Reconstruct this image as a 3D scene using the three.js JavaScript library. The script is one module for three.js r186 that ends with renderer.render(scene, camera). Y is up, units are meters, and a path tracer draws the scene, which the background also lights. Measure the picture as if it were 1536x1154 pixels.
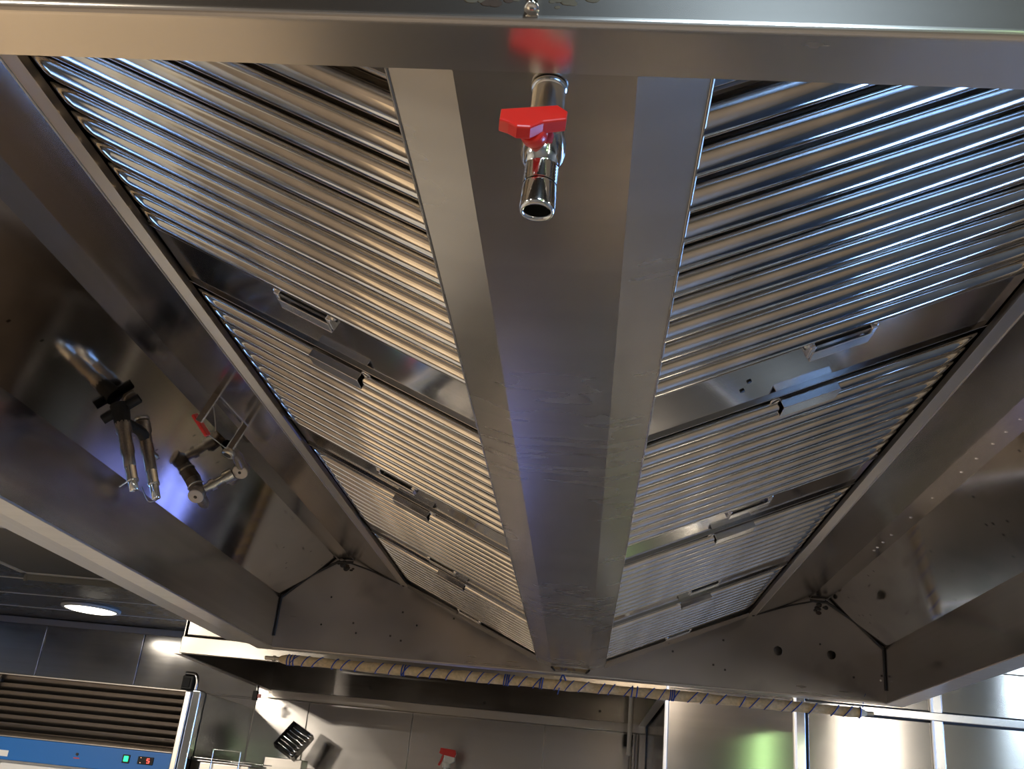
import * as THREE from 'three';
import { RoundedBoxGeometry } from 'three/addons/geometries/RoundedBoxGeometry.js';
import { mergeGeometries } from 'three/addons/utils/BufferGeometryUtils.js';
import { RectAreaLightUniformsLib } from 'three/addons/lights/RectAreaLightUniformsLib.js';

// ───────────────────────── camera, exposure, sky
const scene = new THREE.Scene();
const camera = new THREE.PerspectiveCamera(42.68, 1536 / 1154, 0.02, 60);
camera.position.set(0.0486, 1.63, 0);
camera.quaternion.setFromRotationMatrix(new THREE.Matrix4().set(
  0.99354476, -0.06395794, 0.09369203, 0,
  0.09603846, 0.91380997, -0.39462382, 0,
  -0.06037738, 0.40107446, 0.91405353, 0, 0, 0, 0, 1));
scene.add(camera);
const renderer = new THREE.WebGLRenderer();
renderer.toneMapping = THREE.LinearToneMapping;
renderer.toneMappingExposure = 3.9;
renderer.shadowMap.enabled = true;
RectAreaLightUniformsLib.init();
scene.background = new THREE.Color().setRGB(0.45, 1.05, 3.0);       // blue evening daylight outside the window

// ceiling lamps: [x, z, strength, colour]; the round fittings are built further down
const CEIL = 2.5;
const WARM = [1, 0.9, 0.76], COOL = [0.62, 0.82, 1];
const LAMPS = [
  [-2.95, -5.83, 0.04, WARM], [-2.3, -1.95, 1.3, WARM], [-2.6, 0.7, 1.0, WARM],
  [-1.5, 1.4, 1.0, WARM], [0.3, 0.95, 0.9, COOL], [2.0, -0.05, 1.1, WARM],
  [2.15, -2.3, 0.4, COOL], [0.3, -3.33, 0.2, WARM],  // last one is an added, hidden lamp that brightens the mirrored floor
];
const LAMP_POWER = 60;
for (const [x, z, k, c] of LAMPS) {
  const l = new THREE.RectAreaLight(new THREE.Color().setRGB(...c), LAMP_POWER * k, 0.26, 0.26);
  l.position.set(x, CEIL - 0.036, z); l.rotation.x = -Math.PI / 2; l.name = 'ceiling_lamp_light';
  scene.add(l);
}
{ // daylight coming in through the window of the right wall
  const l = new THREE.RectAreaLight(new THREE.Color().setRGB(0.3, 0.55, 1), 3, 2.7, 0.95);
  l.position.set(2.92, 1.775, -3.7); l.rotation.y = Math.PI / 2; l.name = 'window_light';
  scene.add(l);
}

// ───────────────────────── helpers
let seed = 7;
const rnd = () => { seed = (seed * 1664525 + 1013904223) >>> 0; return seed / 4294967296; };
const V = (x, y, z) => new THREE.Vector3(x, y, z);
const taken = new Map();
function numbered(name) {
  const n = taken.get(name) ?? 0; taken.set(name, n + 1);
  return n ? `${name}_${String(n).padStart(3, '0')}` : name;
}
function flat(g) { const r = g.index ? g.toNonIndexed() : g; for (const k of Object.keys(r.attributes)) if (!['position', 'normal', 'uv'].includes(k)) r.deleteAttribute(k); return r; }
function join(list) { return list.length === 1 ? list[0] : mergeGeometries(list.map(flat), false); }
function add(name, geo, mat, parent = scene) {
  const m = new THREE.Mesh(Array.isArray(geo) ? join(geo) : geo, mat);
  m.name = parent === scene ? numbered(name) : name;
  m.castShadow = m.receiveShadow = true; parent.add(m); return m;
}
function tag(o, label, category, group, kind) {
  if (label) o.userData.label = label;
  if (category) o.userData.category = category;
  if (group) o.userData.group = group;
  if (kind) o.userData.kind = kind;
  return o;
}
function thing(name, label, category, pos = [0, 0, 0], group) {
  const o = new THREE.Group(); o.name = numbered(name); o.position.set(...pos); scene.add(o);
  return tag(o, label, category, group);
}
const structure = (o, label, category) => tag(o, label, category, null, 'structure');
function uvScale(g, su, sv) { const u = g.attributes.uv; for (let i = 0; i < u.count; i++) u.setXY(i, u.getX(i) * su, u.getY(i) * sv); return g; }
function uvBox(g) { // uv in metres from the larger face axes
  g = flat(g); const p = g.attributes.position, n = g.attributes.normal, u = g.attributes.uv;
  for (let i = 0; i < p.count; i++) {
    const ax = Math.abs(n.getX(i)), ay = Math.abs(n.getY(i)), az = Math.abs(n.getZ(i));
    if (ax >= ay && ax >= az) u.setXY(i, p.getZ(i), p.getY(i));
    else if (ay >= az) u.setXY(i, p.getX(i), p.getZ(i));
    else u.setXY(i, p.getX(i), p.getY(i));
  }
  return g;
}
function box(w, h, d, x, y, z, r = 0) {
  const g = r > 0 ? new RoundedBoxGeometry(w, h, d, 2, r) : new THREE.BoxGeometry(w, h, d);
  g.translate(x, y, z); return uvBox(g);
}
function span(x0, x1, y0, y1, z0, z1, r = 0) {
  return box(Math.abs(x1 - x0), Math.abs(y1 - y0), Math.abs(z1 - z0), (x0 + x1) / 2, (y0 + y1) / 2, (z0 + z1) / 2, r);
}
// a sheet: quad a b c d with its seen face on the side of "toward", thickness t away from it; uv in metres
function sheet(a, b, c, d, toward, t) {
  const e1 = b.clone().sub(a), e2 = d.clone().sub(a), n = e1.clone().cross(e2).normalize();
  let q = [a, b, c, d];
  const mid = a.clone().add(b).add(c).add(d).multiplyScalar(0.25);
  if (toward.clone().sub(mid).dot(n) < 0) { n.negate(); q = [a, d, c, b]; }
  const back = q.map(p => p.clone().addScaledVector(n, -t));
  const lu = V(0, 0, 0).copy(e1).length() || 1, ud = e1.clone().normalize(), vd = n.clone().cross(ud).normalize();
  const pos = [], nor = [], uv = [];
  const face = (p) => { const fn = p[1].clone().sub(p[0]).cross(p[2].clone().sub(p[0])).normalize();
    for (const i of [0, 1, 2, 0, 2, 3]) { pos.push(p[i].x, p[i].y, p[i].z); nor.push(fn.x, fn.y, fn.z);
      const r = p[i].clone().sub(a); uv.push(r.dot(ud), r.dot(vd) + r.dot(n)); } };
  face(q); face([back[0], back[3], back[2], back[1]]);
  for (let i = 0; i < 4; i++) { const j = (i + 1) % 4; face([q[j], q[i], back[i], back[j]]); }
  const g = new THREE.BufferGeometry();
  g.setAttribute('position', new THREE.Float32BufferAttribute(pos, 3));
  g.setAttribute('normal', new THREE.Float32BufferAttribute(nor, 3));
  g.setAttribute('uv', new THREE.Float32BufferAttribute(uv, 2));
  return g;
}
// a sheet of the hood's cross-section from (x, y) p to q, along z; u runs along z
function strip(p, q, z0, z1, t = 0.0015, toward = V(0, 1.2, (z0 + z1) / 2)) {
  return sheet(V(p[0], p[1], z0), V(p[0], p[1], z1), V(q[0], q[1], z1), V(q[0], q[1], z0), toward, t);
}
function tube(pts, r, seg = 24, rad = 10, closed = false) {
  const c = pts.length === 2 ? new THREE.LineCurve3(...pts) : new THREE.CatmullRomCurve3(pts, closed, 'catmullrom', 0.3);
  return new THREE.TubeGeometry(c, pts.length === 2 ? 1 : seg, r, rad, closed);
}
function rod(a, b, r0, r1 = r0, rad = 16, open = false) { // a cylinder from a to b
  const d = b.clone().sub(a), g = new THREE.CylinderGeometry(r1, r0, d.length(), rad, 1, open);
  g.applyQuaternion(new THREE.Quaternion().setFromUnitVectors(V(0, 1, 0), d.clone().normalize()));
  const m = a.clone().add(b).multiplyScalar(0.5); g.translate(m.x, m.y, m.z); return g;
}
function turned(profile, a, b, rad = 24) { // lathe profile [[r, t]...] with t metres along a to b
  const d = b.clone().sub(a).normalize(), g = new THREE.LatheGeometry(profile.map(([r, t]) => new THREE.Vector2(r, t)), rad);
  g.applyQuaternion(new THREE.Quaternion().setFromUnitVectors(V(0, 1, 0), d)); g.translate(a.x, a.y, a.z); return g;
}
function extrudeX(pts, x0, x1) { // closed outline of [z, y] run along x
  const s = new THREE.Shape(pts.map(([z, y]) => new THREE.Vector2(z, y)));
  const g = new THREE.ExtrudeGeometry(s, { depth: x1 - x0, bevelEnabled: false });
  g.applyMatrix4(new THREE.Matrix4().set(0, 0, 1, x0, 0, 1, 0, 0, 1, 0, 0, 0, 0, 0, 0, 1));
  const f = flat(g); // the swap of axes turns the faces over: turn them back
  for (const k of Object.keys(f.attributes)) { const a = f.attributes[k]; for (let i = 0; i < a.count; i += 3) for (let j = 0; j < a.itemSize; j++) { const t = a.array[(i + 1) * a.itemSize + j]; a.array[(i + 1) * a.itemSize + j] = a.array[(i + 2) * a.itemSize + j]; a.array[(i + 2) * a.itemSize + j] = t; } }
  return f;
}
function extrudeZ(shape, z, depth, bevel = 0) {
  const g = new THREE.ExtrudeGeometry(shape, { depth, bevelEnabled: bevel > 0, bevelThickness: bevel, bevelSize: bevel, bevelSegments: 2, curveSegments: 20 });
  g.translate(0, 0, z); return g;
}

// ───────────────────────── textures
function hash(x, y, s) { let h = (x * 374761393 + y * 668265263 + s * 974634777) | 0; h = Math.imul(h ^ (h >>> 13), 1274126177); return ((h ^ (h >>> 16)) >>> 0) / 4294967296; }
function noise(x, y, px, py, s) {
  const xi = Math.floor(x), yi = Math.floor(y), fx = x - xi, fy = y - yi, sx = fx * fx * (3 - 2 * fx), sy = fy * fy * (3 - 2 * fy);
  const m = (a, n) => ((a % n) + n) % n;
  const a = hash(m(xi, px), m(yi, py), s), b = hash(m(xi + 1, px), m(yi, py), s), c = hash(m(xi, px), m(yi + 1, py), s), d = hash(m(xi + 1, px), m(yi + 1, py), s);
  return (a + (b - a) * sx) * (1 - sy) + (c + (d - c) * sx) * sy;
}
function texture(n, f, srgb = false, m = n) {
  const data = new Uint8Array(n * m * 4);
  for (let y = 0; y < m; y++) for (let x = 0; x < n; x++) {
    let v = f(x / n, y / m); if (typeof v === 'number') v = [v, v, v];
    for (let k = 0; k < 3; k++) data[(y * n + x) * 4 + k] = Math.max(0, Math.min(255, Math.round(v[k] * 255)));
    data[(y * n + x) * 4 + 3] = 255;
  }
  const t = new THREE.DataTexture(data, n, m); t.wrapS = t.wrapT = THREE.RepeatWrapping;
  t.magFilter = THREE.LinearFilter; t.minFilter = THREE.LinearMipmapLinearFilter; t.generateMipmaps = true;
  if (srgb) t.colorSpace = THREE.SRGBColorSpace; t.needsUpdate = true; return t;
}
const fbm = (u, v, px, py, s, o = 4) => { let a = 0, w = 0.5, t = 0; for (let i = 0; i < o; i++) { a += w * noise(u * px, v * py, px, py, s + i); t += w; w /= 2; px *= 2; py *= 2; } return a / t; };
// brushing runs along u
const brushRough = texture(512, (u, v) => 0.88 + 0.05 * noise(u * 2, v * 90, 2, 90, 3) + 0.1 * (fbm(u, v, 5, 5, 11) - 0.5) * 2);
const brushTint = texture(512, (u, v) => { const b = 0.92 + 0.025 * noise(u * 1, v * 110, 1, 110, 21) + 0.025 * noise(u * 1, v * 40, 1, 40, 23); return [b, b, b]; }, true);
const wipeRough = texture(512, (u, v) => 0.55 + 0.75 * Math.max(0, fbm(u, v, 4, 4, 31) - 0.35) + 0.12 * noise(u * 6, v * 220, 6, 220, 33));
const greaseTint = texture(512, (u, v) => { // dull film with blotches and small specks, as on the end plates
  const a = fbm(u, v, 4, 4, 41), k = 0.86 + 0.1 * (a - 0.5) * 2 - 0.1 * Math.max(0, fbm(u, v, 9, 9, 45) - 0.6) * 4 - (hash(Math.floor(u * 512 / 3), Math.floor(v * 512 / 3), 51) > 0.9985 ? 0.4 : 0);
  return [k, k * 0.985, k * 0.97];
}, true);
const mottle = texture(512, (u, v) => { const k = 0.93 + 0.1 * (fbm(u, v, 40, 40, 61, 3) - 0.5) * 2; return [k, k, k]; }, true);
const clothWeave = texture(256, (u, v) => { const k = 0.78 + 0.2 * fbm(u, v, 24, 24, 71, 3); return [k, k * 0.98, k * 0.94]; }, true);

// ───────────────────────── materials
function steel(c, rough, o = {}) {
  const { aniso = 0, turn = 0, tint = brushTint, rmap = brushRough, ...rest } = o;
  const m = new THREE.MeshPhysicalMaterial({ color: new THREE.Color().setRGB(...c), metalness: 1, roughness: rough, map: tint, roughnessMap: rmap, ...rest });
  if (aniso) { m.anisotropy = aniso; m.anisotropyRotation = turn; }
  return m;
}
const plain = (c, rough, o = {}) => new THREE.MeshPhysicalMaterial({ color: new THREE.Color().setRGB(...c), roughness: rough, metalness: 0, ...o });
const M = {
  hood: steel([0.6, 0.56, 0.52], 0.24, { rmap: wipeRough }),
  ceilingPanel: steel([0.56, 0.52, 0.48], 0.12, { rmap: wipeRough, tint: greaseTint }),
  rim: steel([0.68, 0.63, 0.57], 0.38, { aniso: 0.5, turn: Math.PI / 2 }),
  frontRim: steel([0.68, 0.63, 0.57], 0.29, { aniso: 0.5, turn: Math.PI / 2 }),
  fascia: steel([0.6, 0.56, 0.5], 0.24),
  end: steel([0.62, 0.59, 0.56], 0.45, { rmap: wipeRough, tint: greaseTint }),
  trough: steel([0.58, 0.53, 0.46], 0.3, { aniso: 0.3 }),
  baffle: steel([0.78, 0.74, 0.68], 0.09, { tint: mottle, rmap: null }),
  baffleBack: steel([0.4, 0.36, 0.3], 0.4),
  spacer: steel([0.56, 0.54, 0.52], 0.12, { rmap: wipeRough }),
  handle: steel([0.72, 0.7, 0.68], 0.16, { rmap: null, tint: null }),
  dark: plain([0.012, 0.012, 0.012], 0.6),
  sealant: plain([0.018, 0.016, 0.015], 0.5),
  soot: plain([0.09, 0.075, 0.05], 0.7),
  rust: plain([0.05, 0.03, 0.02], 0.8),
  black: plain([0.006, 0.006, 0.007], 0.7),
  chrome: steel([0.8, 0.82, 0.82], 0.1, { rmap: null, tint: null }),
  nickel: steel([0.55, 0.52, 0.46], 0.3, { rmap: null, tint: mottle }),
  fitting: steel([0.35, 0.31, 0.27], 0.38, { rmap: null, tint: mottle }),
  capDisc: plain([0.55, 0.5, 0.44], 0.5),
  red: plain([0.72, 0.018, 0.012], 0.32, { clearcoat: 0.4, clearcoatRoughness: 0.2 }),
  cloth: plain([0.8, 0.63, 0.38], 0.95, { map: clothWeave }),
  string: plain([0.012, 0.05, 0.26], 0.7),
  wall: steel([0.58, 0.55, 0.52], 0.21, { aniso: 0.95, turn: Math.PI / 2 }),
  splash: steel([0.58, 0.55, 0.52], 0.26, { aniso: 0.6, turn: Math.PI / 2 }),
  backSteel: steel([0.56, 0.54, 0.52], 0.22, { rmap: wipeRough }),
  strip: steel([0.54, 0.54, 0.55], 0.25),
  paint: plain([0.62, 0.58, 0.5], 0.6),
  tile: plain([0.19, 0.17, 0.155], 0.5),
  bluePaint: plain([0.09, 0.11, 0.15], 0.5),
  white: plain([0.8, 0.78, 0.74], 0.4),
  plank: steel([0.09, 0.075, 0.065], 0.3),
  joint: plain([0.3, 0.26, 0.23], 0.5),
  blue: plain([0.008, 0.14, 0.47], 0.4),
  perforated: plain([0.2, 0.19, 0.17], 0.7),
  louvre: steel([0.5, 0.46, 0.42], 0.34, { aniso: 0.5 }),
  floor: plain([0.2, 0.155, 0.12], 0.45, { map: mottle }),
};
M.lampGlow = new THREE.MeshStandardMaterial({ color: 0xffffff, emissive: new THREE.Color().setRGB(1, 0.93, 0.8), emissiveIntensity: 2.2 });
M.lampGlowCool = new THREE.MeshStandardMaterial({ color: 0xffffff, emissive: new THREE.Color().setRGB(0.85, 0.94, 1), emissiveIntensity: 2.2 });

// ───────────────────────── the room
const RX0 = -4.3, RX1 = 2.95, RZ0 = 3.2, RZ1 = -6.5;
structure(add('floor', span(RX0 - 0.1, RX1 + 0.1, -0.1, 0, RZ0 + 0.1, RZ1 - 0.1), M.floor), 'brown tiled kitchen floor', 'floor');
const ceiling = new THREE.Group(); ceiling.name = 'ceiling'; scene.add(ceiling); structure(ceiling, 'dark metal plank ceiling with pale joint lines', 'ceiling');
add('ceiling_deck', span(RX0 - 0.1, RX1 + 0.1, CEIL + 0.02, CEIL + 0.12, RZ0 + 0.1, RZ1 - 0.1), M.plank, ceiling);
const plankGeo = box(RX1 - RX0, 0.018, 0.486, (RX0 + RX1) / 2, CEIL + 0.012, 0, 0.003);
const jointGeo = box(RX1 - RX0, 0.008, 0.012, (RX0 + RX1) / 2, CEIL + 0.004, 0);
for (let k = 0; k < 20; k++) {
  const z = RZ1 - 0.03 + 0.5 * k;
  add('plank', plankGeo, M.plank, ceiling).position.z = z + 0.25;
  add('joint_strip', jointGeo, M.white, ceiling).position.z = z;
}
structure(add('wall_left', span(RX0 - 0.12, RX0, 0, CEIL + 0.02, RZ0, RZ1), M.paint), 'cream painted kitchen wall', 'wall');
structure(add('wall_rear', span(RX0, RX1, 0, CEIL + 0.02, RZ0 + 0.12, RZ0), M.tile), 'grey brown wall behind the photographer', 'wall');
{ // right wall with the window opening
  const w = [[RZ0, -2.3, 0, CEIL + 0.02], [-5.1, RZ1, 0, CEIL + 0.02], [-2.3, -5.1, 0, 1.25], [-2.3, -5.1, 2.3, CEIL + 0.02]];
  structure(add('wall_right', w.map(([za, zb, ya, yb]) => span(RX1, RX1 + 0.12, ya, yb, za, zb)), M.bluePaint), 'dark blue grey painted wall around the window', 'wall');
  const win = thing('window_1', 'wide window letting blue evening light in', 'window'); structure(win);
  const fx0 = RX1 + 0.02, fx1 = RX1 + 0.08;
  add('window_frame', [span(fx0, fx1, 1.25, 1.3, -2.3, -5.1), span(fx0, fx1, 2.25, 2.3, -2.3, -5.1), span(fx0, fx1, 1.3, 2.25, -2.3, -2.35), span(fx0, fx1, 1.3, 2.25, -5.05, -5.1), span(fx0, fx1, 1.3, 2.25, -3.67, -3.73)], M.white, win);
  for (const [a, b] of [[-2.35, -3.67], [-3.73, -5.05]]) add('pane', span(RX1 + 0.045, RX1 + 0.05, 1.3, 2.25, a, b), plain([0.9, 0.95, 1], 0.02, { transmission: 1, thickness: 0 }), win);
}
// far wall of dark steel sheets, behind the refrigerator
const farWall = new THREE.Group(); farWall.name = 'wall_back'; scene.add(farWall); structure(farWall, 'dark steel panelled wall behind the refrigerator', 'wall');
add('wall_core', span(RX0, RX1, 0, CEIL + 0.02, RZ1 - 0.12, RZ1 - 0.008), M.backSteel, farWall);
for (const [a, b] of [[-4.3, -3.56], [-3.55, -2.88], [-2.87, -1.9], [-1.89, -0.9], [-0.89, 0.4], [0.41, 1.6], [1.61, 2.95]])
  for (const [ya, yb] of [[0.02, 2.12], [2.128, 2.46]]) add('wall_panel', span(a, b, ya, yb, RZ1 - 0.004, RZ1 + 0.002, 0.002), M.backSteel, farWall);
add('cornice', span(RX0, RX1, 2.46, 2.5, RZ1, RZ1 + 0.02, 0.004), M.joint, farWall);

// alcove wall under the second canopy
const alcove = new THREE.Group(); alcove.name = 'wall_alcove'; scene.add(alcove); structure(alcove, 'brushed steel splashback under the second canopy', 'wall');
add('wall_core', span(-1.45, 0.33, 0, CEIL + 0.02, -4.652, -4.75), M.backSteel, alcove);
for (const [a, b] of [[-1.449, -1.2], [-1.196, -0.72], [-0.716, -0.12], [-0.116, 0.33]])
  add('wall_panel', span(a, b, 0.02, 1.99, -4.645, -4.652, 0.002), M.splash, alcove);

// wall of steel panels with upright profiles, beside the alcove
const bank = new THREE.Group(); bank.name = 'wall_panelled'; scene.add(bank); structure(bank, 'brushed steel panelled wall with upright profiles and a horizontal rail', 'wall');
add('wall_core', [span(0.334, 1.73, 0, CEIL + 0.02, -3.612, -3.72), span(0.334, 0.38, 0, CEIL + 0.02, -3.72, -4.75)], M.backSteel, bank);
add('edge_profile', span(0.326, 0.338, 0, CEIL, -3.594, -3.61, 0.002), M.white, bank);
const cols = [[0.34, 0.768], [0.813, 1.224], [1.261, 1.685]];
cols.forEach(([a, b], i) => {
  for (const [ya, yb] of [[0.02, 2.036], [2.073, 2.214], [2.219, 2.48]]) add('wall_panel', span(a, b, ya, yb, -3.6, -3.612, 0.002), M.wall, bank);
  add('upright_profile', span(b + 0.001, b + 0.033, 0.02, 2.48, -3.588, -3.612, 0.002), M.strip, bank);
  add('upright_edge', span(b - 0.004, b + 0.004, 0.02, 2.48, -3.586, -3.598, 0.001), M.white, bank);
  add('upright_gap', span(b + 0.034, b + 0.044, 0.02, 2.48, -3.604, -3.612), M.black, bank);
});
add('cross_rail', span(0.8, 1.73, 2.041, 2.069, -3.585, -3.612, 0.003), M.strip, bank);
add('rail_gap', [span(0.8, 1.73, 2.036, 2.041, -3.6, -3.612), span(0.8, 1.73, 2.069, 2.073, -3.6, -3.612)], M.black, bank);

// ───────────────────────── the big hood
const zF = -0.452, zE = -3.114;
const A = [0.94, 2.024], B = [0.94, 2.186], C = [0.777, 2.317], D = [0.722, 2.317], Lp = [0.556, 2.2515], Ee = [0.535, 2.2486], G = [0.1029, 2.0543], H = [0.0565, 2.0405];
const hood = thing('exhaust_hood', 'long stainless steel kitchen exhaust hood with a central grease trough', 'exhaust hood', [0, 0, 0]);
for (const s of [-1, 1]) {
  const m = p => [s * p[0], p[1]];
  add('side_wall', strip(m(A), m(B), zF, zE), M.hood, hood);
  const cp = add('ceiling_panel', strip(m(B), m(C), zF, zE, 0.0015), M.ceilingPanel, hood);
  add('ledge', strip(m(C), m(D), zF, zE), M.hood, hood);
  add('filter_rail', strip(m(D), m(Lp), zF, zE), M.hood, hood);
  add('rail_lip', [strip(m([Lp[0], Lp[1] - 0.001]), m(Ee), zF, zE, 0.0015), strip(m(Ee), m([Ee[0], Ee[1] + 0.012]), zF, zE, 0.0012, V(0, 2.3, -1.5))], M.rim, hood);
  add('rail_edge', rod(V(s * Lp[0], Lp[1] - 0.001, zF), V(s * Lp[0], Lp[1] - 0.001, zE), 0.0016, 0.0016, 8), M.rim, hood);
  // bottom flange and outer skin
  add('rim', [span(s * 0.938, s * 1.0, 2.022, 2.027, -0.412, -3.16, 0.0022), span(s * 0.997, s * 1.0, 2.024, 2.45, -0.412, -3.16)], M.rim, hood);
  if (s < 0) add('outer_flange', strip([-1.0, 2.032], [-1.105, 2.04], -0.412, -3.16, 0.02), M.rim, hood);
}
// front panel: rounded lower edge and a 40 mm return
{
  const r = 0.005, pts = [[-0.452, 2.0235], [-0.412 - r, 2.0235]];
  for (let k = 1; k <= 8; k++) { const a = -Math.PI / 2 + k / 8 * Math.PI / 2; pts.push([-0.412 - r + r * Math.cos(a), 2.0235 + r + r * Math.sin(a)]); }
  pts.push([-0.412, 2.45], [-0.415, 2.45], [-0.415, 2.031], [-0.449, 2.031], [-0.449, 2.45], [-0.452, 2.45]);
  const g = extrudeX(pts, -1.0, 1.0);
  // brushing along x
  const u = g.attributes.uv, p = g.attributes.position; for (let i = 0; i < u.count; i++) u.setXY(i, p.getX(i), p.getY(i) + p.getZ(i));
  add('front_rim', g, M.frontRim, hood);
}
add('rear_rim', [span(-1, 1, 2.022, 2.027, -3.112, -3.16, 0.002), span(-1, 1, 2.024, 2.45, -3.157, -3.16)], M.rim, hood);
add('roof', span(-1.0, 1.0, 2.45, 2.455, -0.412, -3.16), M.hood, hood);
// far end plate with two drilled holes
{
  const s = new THREE.Shape(); s.moveTo(-0.94, 2.024); s.lineTo(0.94, 2.024); s.lineTo(0.94, 2.19); s.lineTo(0.777, 2.322); s.lineTo(0.7, 2.322); s.lineTo(0.5, 2.4); s.lineTo(-0.5, 2.4); s.lineTo(-0.7, 2.322); s.lineTo(-0.777, 2.322); s.lineTo(-0.94, 2.19); s.closePath();
  for (const [x, y] of [[0.624, 2.149], [0.783, 2.151]]) { const h = new THREE.Path(); h.absarc(x, y, 0.0135, 0, Math.PI * 2, true); s.holes.push(h); }
  add('end_plate', extrudeZ(s, zE - 0.002, 0.002), M.end, hood);
  // folds of the end plate that run up to the rails
  for (const sd of [-1, 1]) add('end_flange', sheet(V(sd * Ee[0], Ee[1] - 0.004, zE + 0.001), V(sd * G[0], G[1] - 0.004, zE + 0.001), V(sd * G[0], G[1] + 0.004, zE + 0.09), V(sd * Ee[0], Ee[1] + 0.004, zE + 0.028), V(0, 1, -2), 0.0015), M.hood, hood);
}
// sealant beads in the corners of the end plate
for (const s of [-1, 1]) {
  const z = zE + 0.003, P = (p, dx = 0, dy = 0) => V(s * (p[0] + dx), p[1] + dy, z);
  const bead = (pts, r) => add('sealant_bead', tube(pts, r, 40, 6), M.sealant, hood);
  bead([P(C, -0.01, -0.004), P([0.85, 2.255], 0.004, 0.003), P(B, -0.004, -0.004)], 0.004);
  bead([P(B, -0.003, 0), P([0.938, 2.12]), P([0.938, 2.06])], 0.0035);
  bead([P(D, 0.02, -0.006), P([0.66, 2.289]), P(Ee, 0.012, 0.0)], 0.0025);
  bead([P(C, 0, -0.008), P([0.75, 2.309]), P(D, 0, -0.006)], 0.0045);
}
// ragged corner patches where ledge, rail and end plate meet
for (const s of [-1, 1]) for (let k = 0; k < 9; k++) {
  const x = s * (0.735 + 0.055 * rnd() - 0.03 * rnd()), y = 2.298 - 0.03 * rnd() + 0.012 * rnd();
  add('sealant_blob', new THREE.SphereGeometry(0.0045 + 0.006 * rnd(), 8, 6).scale(1, 1.2 - 0.7 * rnd(), 0.35).translate(x, y, zE + 0.002), k % 3 ? M.sealant : M.rust, hood);
}
// trough
{
  const s = new THREE.Shape([[-G[0], G[1] + 0.05], [-G[0], G[1]], [-H[0], H[1]], [H[0], H[1]], [G[0], G[1]], [G[0], G[1] + 0.05]].map(p => new THREE.Vector2(...p)));
  const g = extrudeZ(s, zE, zF - zE), u = g.attributes.uv, p = g.attributes.position;
  for (let i = 0; i < u.count; i++) u.setXY(i, p.getX(i), p.getZ(i));       // brushing across the trough
  add('grease_trough', g, M.trough, hood);
  add('trough_edge', [rod(V(G[0], G[1], zF), V(G[0], G[1], zE), 0.0014, 0.0014, 8), rod(V(-G[0], G[1], zF), V(-G[0], G[1], zE), 0.0014, 0.0014, 8)], M.trough, hood);
  // the sloped closing piece at the far end
  add('trough_end', sheet(V(-H[0], H[1] - 0.002, zE + 0.035), V(H[0], H[1] - 0.002, zE + 0.035), V(H[0] * 0.8, H[1] - 0.012, zE), V(-H[0] * 0.8, H[1] - 0.012, zE), V(0, 1, -2), 0.002), M.trough, hood);
  for (const sd of [-1, 1]) add('sealant_bead', tube([V(sd * H[0], H[1] - 0.003, zE + 0.03), V(sd * 0.048, H[1] - 0.008, zE + 0.006)], 0.004, 4, 6), M.sealant, hood);
}
// welded stud on the front face
add('stud', turned([[0, 0], [0.0042, 0], [0.0034, 0.004], [0.0034, 0.03], [0.0, 0.031]], V(-0.004, 2.0285, -0.408), V(-0.004, 2.1, -0.408), 14), M.chrome, hood);
for (let k = 0; k < 22; k++) {
  const sd = k % 2 ? 1 : -1, x = -0.004 + sd * (0.008 + 0.03 * rnd()), y = 2.0325 + 0.008 * rnd() + 0.12 * Math.abs(x + 0.004);
  add('weld_stain', new THREE.SphereGeometry(0.0014 + 0.0022 * rnd(), 7, 5).scale(1.3, 0.8, 0.12).translate(x, y, -0.4119), k % 4 ? M.soot : M.rust, hood);
}
// rivets on the far ledge and bolts in the end plate
for (const z of [-1.47, -1.5, -1.6, -1.66, -1.72, -1.8, -1.88, -2.05, -2.2, -2.35, -2.42, -2.47, -2.5])
  add('rivet', new THREE.SphereGeometry(0.0028, 8, 4, 0, Math.PI * 2, Math.PI / 2, Math.PI / 2).scale(1.5, 0.7, 1).translate(0.752, 2.317, z), M.handle, hood);
for (const [x, y] of [[-0.776, 2.195], [-0.794, 2.107], [-0.679, 2.09], [0.925, 2.089], [0.36, 2.19], [0.75, 2.18], [-0.49, 2.13]])
  add('bolt', new THREE.SphereGeometry(0.0032, 8, 4).translate(x, y, zE + 0.001), x > 0.9 ? M.white : M.sealant, hood);

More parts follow.
